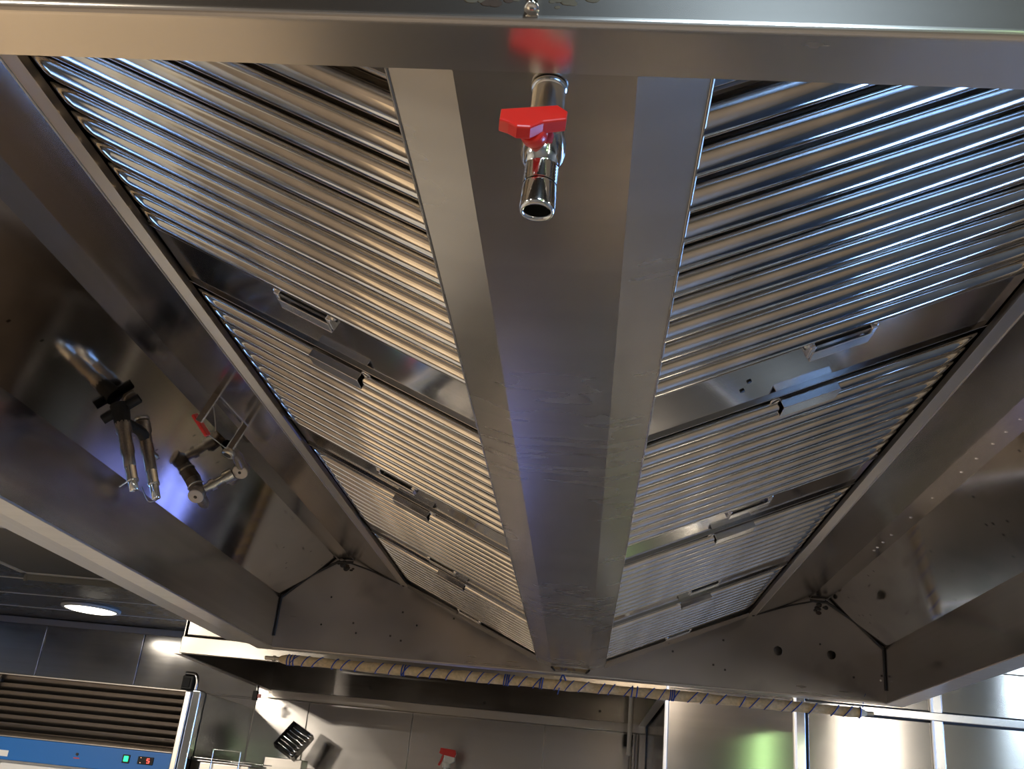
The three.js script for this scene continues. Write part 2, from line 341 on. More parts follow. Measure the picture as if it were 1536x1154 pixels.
// ───────────────────────── baffle filters and the strips between them
const slope = Math.atan2(Ee[1] - G[1], Ee[0] - G[0]), SL = Math.hypot(Ee[1] - G[1], Ee[0] - G[0]);
const FW = 0.5054, PITCH = 0.0447, NB = 11;
function ridgeGeo() {
  const st = [[0, 1, 1], [0.006, 1, 1], [SL * 0.5, 1, 1], [SL - 0.045, 1, 1], [SL - 0.032, 0.94, 0.9], [SL - 0.02, 0.74, 0.66], [SL - 0.01, 0.5, 0.4], [SL - 0.003, 0.26, 0.2]];
  const n = 16, w = 0.0315, dep = 0.0145, th = Math.PI / 2, pos = [], uv = [], idx = [];
  st.forEach(([s, kw, kd]) => { for (let i = 0; i <= n; i++) { const a = -th + 2 * th * i / n, c = Math.cos(a), q = Math.sin(a); pos.push(s, -dep * kd * Math.pow(Math.max(0, c), 0.62), kw * w / 2 * Math.sign(q) * Math.pow(Math.abs(q), 0.85)); uv.push(s, i / n * 0.05); } });
  for (let j = 0; j < st.length - 1; j++) for (let i = 0; i < n; i++) { const a = j * (n + 1) + i, b = a + n + 1; idx.push(a, b, a + 1, b, b + 1, a + 1); }
  const g = new THREE.BufferGeometry(); g.setAttribute('position', new THREE.Float32BufferAttribute(pos, 3)); g.setAttribute('uv', new THREE.Float32BufferAttribute(uv, 2)); g.setIndex(idx); g.computeVertexNormals(); return g;
}
const ridge = ridgeGeo();
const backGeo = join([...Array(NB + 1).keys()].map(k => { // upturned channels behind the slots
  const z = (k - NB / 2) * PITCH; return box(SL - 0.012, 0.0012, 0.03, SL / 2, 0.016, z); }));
const fr = 0.0022;
const frameGeo = join([box(SL, 0.022, fr, SL / 2, 0.008, -FW / 2 + 0.001), box(SL, 0.022, fr, SL / 2, 0.008, FW / 2 - 0.001), box(0.0025, 0.02, FW, 0.0015, 0.012, 0), box(0.002, 0.012, FW, SL - 0.001, 0.016, 0),
  box(SL - 0.004, 0.0012, 0.005, SL / 2, -0.0022, -FW / 2 + 0.003), box(SL - 0.004, 0.0012, 0.005, SL / 2, -0.0022, FW / 2 - 0.003)]);
// bail handle over the filter's far edge: two feet, a folded strap and a black plate for the shade under it
function bailGeo(dir) {
  const z0 = dir * (FW / 2 - 0.004), c = SL * 0.478, w = 0.074, g = [];
  for (const e of [-1, 1]) { g.push(box(0.008, 0.016, 0.026, c + e * w / 2, -0.008, z0 + dir * 0.004, 0.002)); g.push(new THREE.SphereGeometry(0.0055, 8, 6).translate(c + e * (w / 2 + 0.004), -0.008, z0 - dir * 0.006)); }
  g.push(box(w, 0.0022, 0.02, c, -0.0165, z0 + dir * 0.012, 0.001), box(w, 0.012, 0.0016, c, -0.012, z0 + dir * 0.0225, 0.0006));
  return join(g);
}
const shadePlateGeo = dir => box(0.085, 0.003, 0.026, SL * 0.478, -0.0072, dir * (FW / 2 - 0.010), 0.001);  // black plate painting the shade below the strap
// saddle clip over the first ridges
function saddleGeo(dir) {
  const z0 = dir * (FW / 2), c = SL * 0.475, w = 0.078, g = [];
  g.push(box(w, 0.0016, 0.03, c, -0.0185, z0 - dir * 0.022, 0.0006), box(w, 0.014, 0.0014, c, -0.012, z0 - dir * 0.0075, 0.0005), box(w, 0.012, 0.0014, c, -0.013, z0 - dir * 0.0365, 0.0005));
  g.push(new THREE.TorusGeometry(0.006, 0.0018, 6, 14).rotateX(Math.PI / 2).translate(c - w / 2 - 0.006, -0.006, z0 - dir * 0.008));
  return join(g);
}
const gBail = [bailGeo(-1), bailGeo(1)], gSad = [saddleGeo(-1), saddleGeo(1)], gShadePlate = [shadePlateGeo(-1), shadePlateGeo(1)];
const ordinal = ['ribbed steel filter nearest the ball valve', 'second ribbed filter from the ball valve', 'third ribbed filter from the ball valve', 'ribbed filter nearest the wrapped pipe'];
const sideName = { '-1': 'on the nozzle side of the hood', '1': 'on the drilled hole side of the hood' };
const stripNames = ['smooth strip nearest the ball valve', 'middle smooth strip', 'smooth strip nearest the wrapped pipe'];
const spacerGeo = W => join([box(SL - 0.002, 0.0016, W - 0.003, SL / 2, -0.0012, 0), box(SL - 0.002, 0.006, 0.0018, SL / 2, -0.003, -W / 2 + 0.002, 0.0006), box(SL - 0.002, 0.006, 0.0018, SL / 2, -0.003, W / 2 - 0.002, 0.0006)]);
const gSpacer = spacerGeo(0.1446);
const LIFT = 0.013;
const seat = (o, s, z) => { o.position.set(s * (G[0] - LIFT * Math.sin(slope)), G[1] + LIFT * Math.cos(slope), z); o.rotation.set(0, s < 0 ? Math.PI : 0, slope); };
for (const s of [-1, 1]) {
  for (let k = 0; k < 4; k++) {
    const f = thing('baffle_filter', `${ordinal[k]}, ${sideName[s]}`, 'grease filter', [0, 0, 0], 'baffle filters in the hood');
    seat(f, s, -(0.509 + FW / 2 + 0.65 * k));
    for (let i = 0; i < NB; i++) add('baffle', ridge, M.baffle, f).position.z = (i - (NB - 1) / 2) * PITCH;
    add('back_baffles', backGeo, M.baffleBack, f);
    add('frame', frameGeo, M.handle, f);
    // far edge is local -z on the right bank and local +z on the turned left bank
    const far = s < 0 ? 1 : 0, near = 1 - far;
    const h = add('handle', gBail[far], M.handle, f); add('shade_plate', gShadePlate[far], M.black, h);
    if (k) add('handle', gSad[near], M.handle, f);
  }
  for (let k = 0; k < 3; k++) {
    const b = thing('spacer_strip', `${stripNames[k]}, between filters ${sideName[s]}`, 'metal strip', [0, 0, 0], 'plain strips between the filters');
    seat(b, s, -(1.0143 + 0.0723 + 0.65 * k)); add('plate', gSpacer, M.spacer, b);
    if (s > 0 && k === 0) for (const [u, z] of [[0.13, 0.012], [0.125, -0.012]]) add('screw_hole', new THREE.CylinderGeometry(0.003, 0.003, 0.002, 10).translate(u, -0.0026, z), M.black, b);
  }
  const b = thing('end_strip', `narrow closing strip by the front rim, ${sideName[s]}`, 'metal strip'); seat(b, s, -0.4805); add('plate', spacerGeo(0.055), M.spacer, b);
}

// ───────────────────────── ball valve under the trough
{
  const x = 0.003, z = -0.483, v = thing('ball_valve', 'small chrome ball valve with a red lever under the trough', 'valve', [x, 2.031, z]);
  const top = H[1] - 2.031;
  const dn = V(0, -1, 0), O = V(0, 0, 0);
  add('flange_ring', turned([[0, 0], [0.0108, 0], [0.0115, -0.002], [0.0108, -0.004], [0.009, -0.005]].map(([r, t]) => [r, -t]), V(0, top, 0), dn, 32), M.chrome, v);
  add('nipple', turned([[0.0092, 0.003 - top], [0.0104, 0.006 - top], [0.0104, 0.016], [0.0088, 0.018], [0.0088, 0.02], [0.0096, 0.021]], O, dn, 32), M.chrome, v);
  const body = add('valve_body', turned([[0.0096, 0.02], [0.0112, 0.022], [0.0116, 0.026], [0.0124, 0.029], [0.0134, 0.033], [0.0134, 0.041], [0.0122, 0.047], [0.0108, 0.05], [0.0098, 0.0515]], O, dn, 8), M.chrome, v);
  add('thread', turned([...Array(13).keys()].map(i => [i % 2 ? 0.0096 : 0.0102, 0.051 + i * 0.0011]), O, dn, 32), M.chrome, v);
  add('outlet', turned([[0.0096, 0.064], [0.0104, 0.066], [0.0106, 0.08], [0.0098, 0.083], [0.0082, 0.083], [0.0074, 0.08], [0.0074, 0.055], [0, 0.055]], O, dn, 40), M.chrome, v);
  add('bore', new THREE.CylinderGeometry(0.0072, 0.0072, 0.002, 24).translate(0, -0.058, 0), M.dark, v);
  // lever: hub and a blade that rises towards its tip, turned across the flow
  const lev = new THREE.Group(); lev.name = 'lever'; v.add(lev);
  lev.position.set(-0.004, -0.038, 0.012);
  const hub = add('lever_hub', turned([[0, 0], [0.0075, 0], [0.0082, 0.002], [0.0078, 0.008], [0.006, 0.0095], [0, 0.0095]], O, V(-0.25, -0.3, 1).normalize(), 24), M.red, lev);
  const sh = new THREE.Shape(); sh.moveTo(-0.0215, -0.004); sh.lineTo(-0.020, 0.0045); sh.lineTo(0.012, 0.0085); sh.lineTo(0.0165, 0.003); sh.lineTo(0.015, -0.0035); sh.lineTo(0.002, -0.006); sh.lineTo(-0.006, -0.011); sh.lineTo(-0.013, -0.0105); sh.lineTo(-0.017, -0.0065); sh.closePath();
  const blade = add('lever_blade', extrudeZ(sh, 0.0075, 0.0065, 0.0012), M.red, lev);
  blade.rotation.set(-0.3, 0.1, 0.2);
}

// ───────────────────────── wrapped pipe along the far rim
{
  const y = 1.993, z = -3.135, x0 = -0.915, x1 = 0.885, R0 = 0.0145;
  const w = thing('wrapped_pipe', 'pipe wrapped in beige cloth and tied with blue string along the far hood rim', 'pipe', [0, y, z]);
  add('pipe', [rod(V(x0 - 0.045, 0, 0), V(x1 + 0.02, 0, 0), 0.0062), rod(V(x0 - 0.02, 0, 0), V(x0 - 0.012, 0, 0), 0.009)], M.nickel, w);
  // cloth sleeve with soft lumps and folds
  const n = 220, m = 18, pos = [], uv = [], idx = [];
  for (let i = 0; i <= n; i++) for (let j = 0; j <= m; j++) {
    const t = i / n, x = x0 + (x1 - x0) * t, a = j / m * Math.PI * 2, e = Math.min(1, Math.min(t, 1 - t) * 60);
    const wrap = (x * 11 + a / (Math.PI * 2)) % 1, fold = Math.abs((wrap + 1) % 1 - 0.5);
    const r = (0.4 + 0.6 * Math.sqrt(e)) * (R0 + 0.0012 * Math.sin(x * 21 + 1.3) + 0.0016 * (noise(x * 40 + 50, j % m / m * 6, 4096, 6, 5) - 0.5) + 0.0022 * Math.max(0, 0.4 - fold));
    pos.push(x, r * Math.cos(a), r * Math.sin(a)); uv.push(x * 6, j / m * 0.6);
  }
  for (let i = 0; i < n; i++) for (let j = 0; j < m; j++) { const a = i * (m + 1) + j, b = a + m + 1; idx.push(a, a + 1, b, b, a + 1, b + 1); }
  const g = new THREE.BufferGeometry(); g.setAttribute('position', new THREE.Float32BufferAttribute(pos, 3)); g.setAttribute('uv', new THREE.Float32BufferAttribute(uv, 2)); g.setIndex(idx); g.computeVertexNormals();
  add('cloth_sleeve', g, M.cloth, w);
  // blue string: a slanted turn every few centimetres, tight knots here and there
  const ring = (x, lean, r = 0.0018) => { const p = []; for (let k = 0; k < 18; k++) { const a = k / 18 * Math.PI * 2; p.push(V(x + lean * (Math.cos(a) * 0.5), (R0 + 0.0014) * Math.cos(a), (R0 + 0.0014) * Math.sin(a))); } return tube(p, r, 36, 5, true); };
  let x = x0 + 0.05, k = 0;
  while (x < x1 - 0.02) { add('string_turn', ring(x, 0.018 + 0.014 * rnd()), M.string, w); x += [0.032, 0.036, 0.05, 0.03, 0.044, 0.058][k++ % 6] + 0.008 * rnd(); }
  for (const kx of [-0.885, -0.875, -0.865, -0.52, -0.512, -0.2, -0.193, -0.187, -0.09, -0.083, 0.19, 0.205, 0.305, 0.311, 0.317, 0.865]) add('string_knot', ring(kx, 0.003, 0.0021), M.string, w);
  const end = tube([V(0.87, 0.012, 0.014), V(0.875, 0.045, 0.02), V(0.886, 0.065, 0.019), V(0.876, 0.088, 0.018)], 0.0013, 20, 6);
  add('string_end', end, M.string, w);
  add('string_bow', [tube([V(-0.03, 0.012, 0.012), V(-0.022, 0.03, 0.016), V(-0.012, 0.012, 0.014)], 0.0026, 12, 6), tube([V(-0.03, -0.01, 0.014), V(-0.034, -0.03, 0.016)], 0.0018, 6, 6)], M.string, w);
}

// ───────────────────────── pipe fittings on the hood's ceiling panel
const nP = V(0.627, -0.78, 0).normalize();
{ // twin nozzle pipes standing square off the panel
  const f = thing('nozzle_pair', 'pair of steel suppression nozzles with black shapes for their shadow on the hood ceiling', 'nozzle', [0, 0, 0]);
  const L0 = V(-0.846, 2.246, -1.648), R0 = V(-0.832, 2.258, -1.703), ax = V(0.4, -0.917, 0).normalize();
  const along = (p, d) => p.clone().addScaledVector(ax, d);
  const inPlane = V(0.78, 0.627, 0);
  add('clamp', [tube([L0.clone().addScaledVector(inPlane, -0.036).addScaledVector(ax, 0.006), L0.clone().addScaledVector(inPlane, 0.04).addScaledVector(ax, 0.006)], 0.011, 4, 4), rod(along(L0, -0.002), along(L0, 0.045), 0.018, 0.014, 12)], M.black, f);  // black solids stand in for the shadow at the pipe bases
  add('shade_arm', [tube([along(L0, 0.03), along(R0, 0.05).add(V(0, 0, 0.02)), along(R0, 0.06)], 0.0105, 10, 8)], M.black, f);  // same shadow, continued as a black arm
  for (const [o, len, shift] of [[L0, 0.172, 0.03], [R0, 0.182, 0.02]]) {
    const p = turned([[0, shift], [0.013, shift], [0.0145, shift + 0.006], [0.0145, shift + 0.024], [0.0118, shift + 0.028], [0.0115, shift + 0.05], [0.0125, shift + 0.052], [0.0125, shift + 0.068], [0.0108, shift + 0.072], [0.0108, 0.125], [0, 0.125]], o, along(o, 1), 20);
    const pipe = add('nozzle_pipe', p, M.fitting, f);
    add('nozzle_tip', turned([[0.0095, 0.124], [0.0105, 0.126], [0.0105, 0.15], [0.0115, 0.151], [0.0115, 0.155], [0.0088, 0.156], [0.0084, len], [0, len]], o, along(o, 1), 8), M.chrome, pipe);
  }
  add('pipe_collar', [turned([[0.006, 0.012], [0.014, 0.014], [0.014, 0.018], [0.009, 0.02], [0.013, 0.024], [0.013, 0.029], [0.007, 0.032], [0.007, 0.05]], R0, along(R0, 1), 20)], M.nickel, f);
  add('wire_loop', tube([along(R0, 0.15).add(V(-0.02, -0.01, 0)), along(R0, 0.19).add(V(-0.012, -0.002, 0.01)), along(R0, 0.186)], 0.0011, 16, 5), M.nickel, f);
  add('side_cap', rod(along(R0, 0.085).add(V(0, 0, -0.006)), along(R0, 0.092).add(V(0.004, 0.004, -0.024)), 0.0085, 0.007, 8), M.fitting, f);
  add('clip', rod(along(L0, 0.15).add(V(-0.02, -0.016, 0)), along(L0, 0.15).add(V(0.002, 0.002, 0.002)), 0.0016), M.chrome, f);
}
{ // bracket with a red link
  const nE = V(-0.367, -0.93, 0).normalize();
  const b = thing('link_bracket', 'steel link bracket with a red tag on the filter rail', 'bracket', [0, 0, 0]);
  const p0 = V(-0.684, 2.302, -1.70), p1 = V(-0.674, 2.298, -1.85), off = (p, d) => p.clone().addScaledVector(nE, d);
  const mid = p0.clone().add(p1).multiplyScalar(0.5);
  add('base_plate', sheet(off(p0, 0.002).add(V(0.008, 0.003, 0)), off(p1, 0.002).add(V(0.008, 0.003, 0)), off(p1, 0.002).add(V(-0.014, 0.006, 0)), off(p0, 0.002).add(V(-0.014, 0.006, 0)), mid.clone().add(V(0, -1, 0)), 0.002), M.handle, b);
  for (const p of [p0, p1]) add('leg', sheet(off(p, 0), off(p, 0.062), off(p, 0.062).add(V(-0.013, 0.005, 0)), off(p, 0).add(V(-0.013, 0.005, 0)), p.clone().add(V(0, -0.2, 1)), 0.002), M.fitting, b);
  add('leg_edge', [rod(off(p0, 0), off(p0, 0.062), 0.0018), rod(off(p1, 0), off(p1, 0.062), 0.0018), rod(off(p0, 0), off(p1, 0), 0.0018), rod(off(p1, 0).add(V(-0.013, 0.005, 0)), off(p1, 0.062).add(V(-0.013, 0.005, 0)), 0.0016)], M.chrome, b);
  const a = off(p0, 0.056).add(V(-0.012, 0.004, 0.002)), c = off(p1, 0.05).add(V(-0.012, 0.004, 0.0));
  const t = add('red_link', new RoundedBoxGeometry(0.05, 0.007, 0.02, 3, 0.003), M.red, b);
  t.position.set(-0.722, 2.252, -1.735); t.rotation.set(0.5, 0, -0.95);
  for (const k of [-0.016, 0, 0.016]) add('link_hole', new THREE.TorusGeometry(0.0028, 0.0009, 6, 12).rotateX(Math.PI / 2).translate(k, -0.0034, 0.002), M.capDisc, t);
  add('link_wire', [tube([V(-0.722, 2.25, -1.758), V(-0.715, 2.262, -1.79), V(-0.7, 2.285, -1.72), V(-0.706, 2.262, -1.7)], 0.0014, 24, 6), tube([V(-0.722, 2.25, -1.758), V(-0.726, 2.252, -1.79), V(-0.7, 2.24, -1.845)], 0.0012, 16, 6)], M.nickel, b);
  add('eyelet', [turned([[0.008, 0], [0.0135, 0.001], [0.0145, 0.006], [0.0135, 0.012], [0.008, 0.013]], V(-0.7, 2.243, -1.852), V(-0.71, 2.2, -1.84), 20)], M.nickel, b);
  add('eyelet_bore', rod(V(-0.701, 2.243, -1.851), V(-0.7035, 2.231, -1.848), 0.0079), M.dark, b);
}
{ // elbow chain with two pale end caps
  const e = thing('elbow_chain', 'brownish elbow fittings with two pale disc caps on the hood ceiling', 'pipe fitting', [0, 0, 0]);
  const q = { h: V(-0.72, 2.262, -1.875), e1: V(-0.742, 2.28, -2.0), c1: V(-0.752, 2.275, -2.07), n1: V(-0.782, 2.249, -2.085), c2: V(-0.838, 2.209, -2.062), base: V(-0.866, 2.245, -2.085), z0: V(-0.842, 2.2, -2.1), z1: V(-0.83, 2.178, -2.15) };
  add('pipe', [tube([q.h, q.e1, q.c1], 0.0115, 18, 12)], M.nickel, e);
  add('elbow', [new THREE.SphereGeometry(0.017, 16, 10).translate(q.c1.x, q.c1.y, q.c1.z), rod(q.c1, q.n1, 0.0135)], M.fitting, e);
  add('coupling', [rod(q.c1.clone().lerp(q.c2, 0.22), q.c1.clone().lerp(q.c2, 0.42), 0.0148, 0.0148, 8), rod(q.c1.clone().lerp(q.c2, 0.4), q.c1.clone().lerp(q.c2, 0.85), 0.0095), rod(q.c1.clone().lerp(q.c2, 0.62), q.c1.clone().lerp(q.c2, 0.72), 0.0135, 0.0135, 8)], M.nickel, e);
  add('tee', [new THREE.SphereGeometry(0.019, 16, 10).translate(q.c2.x, q.c2.y, q.c2.z), rod(q.c2, q.base, 0.015, 0.018)], M.fitting, e);
  add('lock_ring', new THREE.TorusGeometry(0.017, 0.002, 8, 24).applyQuaternion(new THREE.Quaternion().setFromUnitVectors(V(0, 0, 1), nP)).translate(-0.852, 2.228, -2.074), M.chrome, e);
  add('nozzle', [turned([[0, 0], [0.013, 0.002], [0.0145, 0.012], [0.013, 0.02], [0.0125, 0.038], [0.007, 0.052], [0, 0.054]], q.c2, q.z1, 16)], M.fitting, e);
  for (const [p, d] of [[q.c1, V(0.02, -0.9, 0.75)], [q.c2, V(0.1, -0.9, 0.75)]]) {
    const a = p.clone().addScaledVector(d.clone().normalize(), 0.012);
    const disc = add('disc_cap', turned([[0, 0.006], [0.004, 0.006], [0.005, 0.007], [0.016, 0.006], [0.0175, 0.004], [0.0175, 0.001], [0, 0]], a, a.clone().add(d), 24), M.capDisc, e);
    add('cap_hole', rod(a.clone().addScaledVector(d.clone().normalize(), 0.004), a.clone().addScaledVector(d.clone().normalize(), 0.0068), 0.0036), M.dark, disc);
  }
}

// ───────────────────────── second canopy behind the hood
{
  const c = thing('second_canopy', 'second steel canopy against the back wall, behind the big hood', 'exhaust hood', [0, 0, 0]);
  const x0 = -1.392, x1 = 0.325, y = 2.024, zf = -3.5, zb = -4.64;
  add('front_fascia', [span(x0, x1, y, 2.084, zf, zf - 0.012, 0.003), span(x0 + 0.012, x1, 2.09, 2.2, zf - 0.01, zf - 0.02, 0.003), span(x0 + 0.012, x1, 2.205, 2.46, zf - 0.012, zf - 0.022, 0.003)], M.fascia, c);
  add('side_panel', [span(x0, x0 + 0.003, y, 2.46, zf - 0.012, zb)], M.hood, c);
  add('side_panel', [span(x1 - 0.003, x1, y, 2.46, zf - 0.012, zb)], M.hood, c);
  add('side_rim', span(x0 - 0.016, x0 + 0.012, y - 0.003, y + 0.001, zf, zb, 0.001), M.rim, c);
  add('side_rim', span(x1 - 0.03, x1, y - 0.003, y + 0.001, zf, zb, 0.001), M.rim, c);
  add('rear_panel', span(x0, x1, y, 2.46, zb, zb + 0.003), M.hood, c);
  add('rear_rail', span(x0, x1, y - 0.034, y + 0.004, zb - 0.004, zb + 0.02, 0.003), M.rim, c);
  add('top_panel', span(x0, x1, 2.46, 2.464, zf - 0.01, zb), M.hood, c);
  for (const [x, yy] of [[-0.93, 2.075], [-0.4, 2.06], [0.12, 2.07]]) add('screw', new THREE.SphereGeometry(0.006, 8, 5).scale(1, 1, 0.4).translate(x, yy, zb + 0.004), M.sealant, c);
}
{ // small clip valve hanging at the canopy corner
  const v = thing('drain_tap', 'tiny dark tap hanging at the corner of the second canopy', 'tap', [-1.382, 2.02, -4.42]);
  add('stem', rod(V(0, 0.002, 0), V(0, -0.024, 0), 0.0075), M.chrome, v);
  add('tap_body', [span(-0.014, 0.008, -0.062, -0.022, -0.01, 0.01, 0.003)], M.dark, v);
  add('tap_lever', span(0.007, 0.022, -0.05, -0.034, -0.005, 0.005, 0.002), M.red, v);
}
{ // white conduit drop in the alcove
  const v = thing('white_conduit', 'thin white vertical conduit in front of the alcove corner', 'conduit', [0.248, 1.883, -4.45]);
  add('tube', turned([[0.0, 0], [0.0085, 0.0], [0.0095, 0.004], [0.0095, 0.58], [0, 0.58]], V(0, 0, 0), V(0, 1, 0), 16), M.white, v);
  add('ferrule', turned([[0.01, 0.002], [0.0112, 0.004], [0.0112, 0.014], [0.01, 0.016]], V(0, 0, 0), V(0, 1, 0), 16), M.white, v);
  const c = thing('corner_pipes', 'dark twin pipes with a junction box in the alcove corner', 'pipe', [0.29, 0, -4.6]);
  add('pipe', rod(V(0, 0.2, 0), V(0, 1.985, 0), 0.008), M.fitting, c); add('pipe', rod(V(-0.026, 0.2, 0), V(-0.026, 1.985, 0), 0.006), M.fitting, c);
  add('junction_box', span(-0.06, -0.02, 1.93, 1.98, -0.02, 0.01, 0.004), M.dark, c);
}

// ───────────────────────── ceiling lamps and the ceiling outlet
LAMPS.forEach(([x, z, k, c], i) => {
  const names = ['round ceiling lamp over the far steel wall', 'round ceiling lamp beside the hood, near the refrigerator', 'round ceiling lamp over the cream wall', 'round ceiling lamp over the rear corner', 'round ceiling lamp in front of the hood', 'round ceiling lamp between hood and window', 'round ceiling lamp over the steel panelled wall', 'added unseen ceiling lamp in the gap between hood and second canopy'];
  const l = thing('ceiling_lamp', names[i], 'ceiling lamp', [x, CEIL, z], 'round ceiling lamps');
  add('bezel', turned([[0.15, 0.005], [0.172, 0.003], [0.174, -0.006], [0.168, -0.014], [0.152, -0.016], [0.148, -0.01]], V(0, 0, 0), V(0, 1, 0), 40), M.white, l);
  add('lamp_diffuser', turned([[0, -0.026], [0.08, -0.024], [0.13, -0.018], [0.15, -0.01], [0.15, -0.004], [0, -0.004]], V(0, 0, 0), V(0, 1, 0), 40), c === WARM ? M.lampGlow : M.lampGlowCool, l);
});
{
  const v = thing('ceiling_outlet', 'square air outlet box with a pale frame and perforated panel under the plank ceiling', 'air vent', [-2.2, CEIL, -4.1]);
  add('housing', span(-0.46, 0.5, -0.05, 0.002, -0.44, 0.5, 0.004), M.plank, v);
  add('frame', [span(-0.48, 0.52, -0.058, -0.048, -0.46, -0.425, 0.003), span(-0.48, 0.52, -0.058, -0.048, 0.485, 0.52, 0.003), span(-0.48, -0.445, -0.058, -0.048, -0.46, 0.52, 0.003), span(0.485, 0.52, -0.058, -0.048, -0.46, 0.52, 0.003)], M.white, v);
  add('perforated_panel', span(-0.44, 0.48, -0.056, -0.05, -0.42, 0.48), M.perforated, v);
  add('drop_plate', [span(-0.46, 0.3, -0.085, -0.05, -0.47, -0.462), span(-0.47, -0.455, -0.09, -0.05, -0.475, -0.46)], M.perforated, v);
}

// ───────────────────────── upright refrigerator with a louvred head
{
  const f = thing('refrigerator', 'upright refrigerator with steel louvres and a blue control strip', 'refrigerator', [-1.4525, 0, -3.96]);
  const W = 1.42, T = 1.938;
  add('cabinet', [span(-W, -0.0, 0.1, 1.615, -0.68, -0.03), span(-W, 0, 1.7, T, -0.68, -0.06), span(-W, 0, 1.615, 1.7, -0.68, -0.03)], M.strip, f);
  for (const [a, b] of [[-W, -0.74], [-0.735, -0.065]]) { const d = add('door', span(a + 0.004, b - 0.004, 0.14, 1.608, -0.03, 0.012, 0.006), M.white, f); add('handle', span(b - 0.05, b - 0.03, 0.7, 1.25, 0.012, 0.04, 0.008), M.strip, d); }
  for (let k = 0; k < 4; k++) add('foot', rod(V([-W + 0.08, -0.08][k % 2], 0, [-0.1, -0.6][k >> 1]), V([-W + 0.08, -0.08][k % 2], 0.1, [-0.1, -0.6][k >> 1]), 0.025), M.dark, f);
  add('front_post', span(-0.062, -0.038, 0.1, T - 0.004, -0.03, 0.012, 0.004), M.rim, f);
  add('front_post', span(-0.036, 0.0, 0.1, T + 0.004, -0.05, 0.006, 0.006), M.chrome, f);
  add('grille_back', span(-W, -0.062, 1.695, T - 0.004, -0.055, -0.045), M.black, f);
  const slat = box(W - 0.064, 0.0015, 0.034, 0, 0, 0); slat.rotateX(-0.95);
  for (let k = 0; k < 8; k++) { const s = add('louvre', slat, M.louvre, f); s.position.set(-W / 2 - 0.03, T - 0.022 - 0.0295 * k, -0.022); }
  add('grille_rim', [span(-W, -0.06, T - 0.008, T - 0.001, -0.05, 0.004, 0.002), span(-W, -0.06, 1.7, 1.706, -0.03, 0.004, 0.002)], M.louvre, f);
  for (let k = 0; k < 4; k++) add('louvre_notch', span(-0.845 - 0.012 * k, -0.828 - 0.012 * k, T - 0.036 - 0.0295 * k, T - 0.022 - 0.0295 * k, -0.02, 0.0), M.black, f);
  const strip_ = add('control_strip', span(-W, -0.06, 1.618, 1.7, -0.03, 0.008, 0.003), M.blue, f);
  const disp = add('display', span(-0.19, -0.128, 1.652, 1.68, 0.006, 0.0115, 0.001), M.black, strip_);
  const glow = (c, k) => new THREE.MeshStandardMaterial({ color: 0x000000, emissive: new THREE.Color().setRGB(...c), emissiveIntensity: k });
  // seven-segment figure 5
  const sx = -0.148, sy = 1.666, w = 0.009, hh = 0.0075;
  add('display_digit', [[0, hh, w, 0.0022], [0, 0, w, 0.0022], [0, -hh, w, 0.0022]].map(([x, y, a, b]) => box(a, b, 0.001, sx + x, sy + y, 0.0118)).concat([box(0.0022, hh, 0.001, sx - w / 2, sy + hh / 2, 0.0118), box(0.0022, hh, 0.001, sx + w / 2, sy - hh / 2, 0.0118)]), glow([1, 0.03, 0.02], 3), strip_);
  add('display_dot', [box(0.002, 0.002, 0.001, -0.178, 1.675, 0.0118), box(0.002, 0.002, 0.001, -0.178, 1.657, 0.0118)], glow([1, 0.4, 0.2], 1), strip_);
  add('switch_bezel', span(-0.252, -0.222, 1.65, 1.681, 0.006, 0.011, 0.002), M.dark, strip_);
  add('switch_lamp', span(-0.246, -0.228, 1.656, 1.676, 0.009, 0.013, 0.002), glow([0.02, 0.6, 0.2], 0.9), strip_);
  add('lock', rod(V(-0.434, 1.664, 0.006), V(-0.434, 1.664, 0.011), 0.0055), M.dark, strip_);
  add('red_mark', span(-0.446, -0.422, 1.648, 1.652, 0.007, 0.0085), plain([0.5, 0.05, 0.05], 0.6), strip_);
  add('sticker', span(-0.76, -0.71, 1.63, 1.652, 0.007, 0.0088), M.white, strip_);
}
{ // socket box with a grey conduit loop on top of the refrigerator
  const b = thing('socket_box', 'small black socket box with a grey conduit loop above the refrigerator', 'socket', [-1.6, 1.938, -4.2]);
  add('case', span(-0.03, 0.016, 0.02, 0.075, -0.03, 0.02, 0.004), M.dark, b);
  add('cover', span(-0.024, 0.006, 0.028, 0.066, 0.018, 0.024, 0.002), M.black, b);
  add('conduit', tube([V(0.024, 0.0, 0), V(0.028, 0.05, 0), V(0.016, 0.082, 0), V(-0.03, 0.086, -0.01)], 0.009, 20, 10), M.strip, b);
  add('bracket', span(-0.034, 0.03, 0, 0.02, -0.032, 0.01, 0.003), M.dark, b);
}

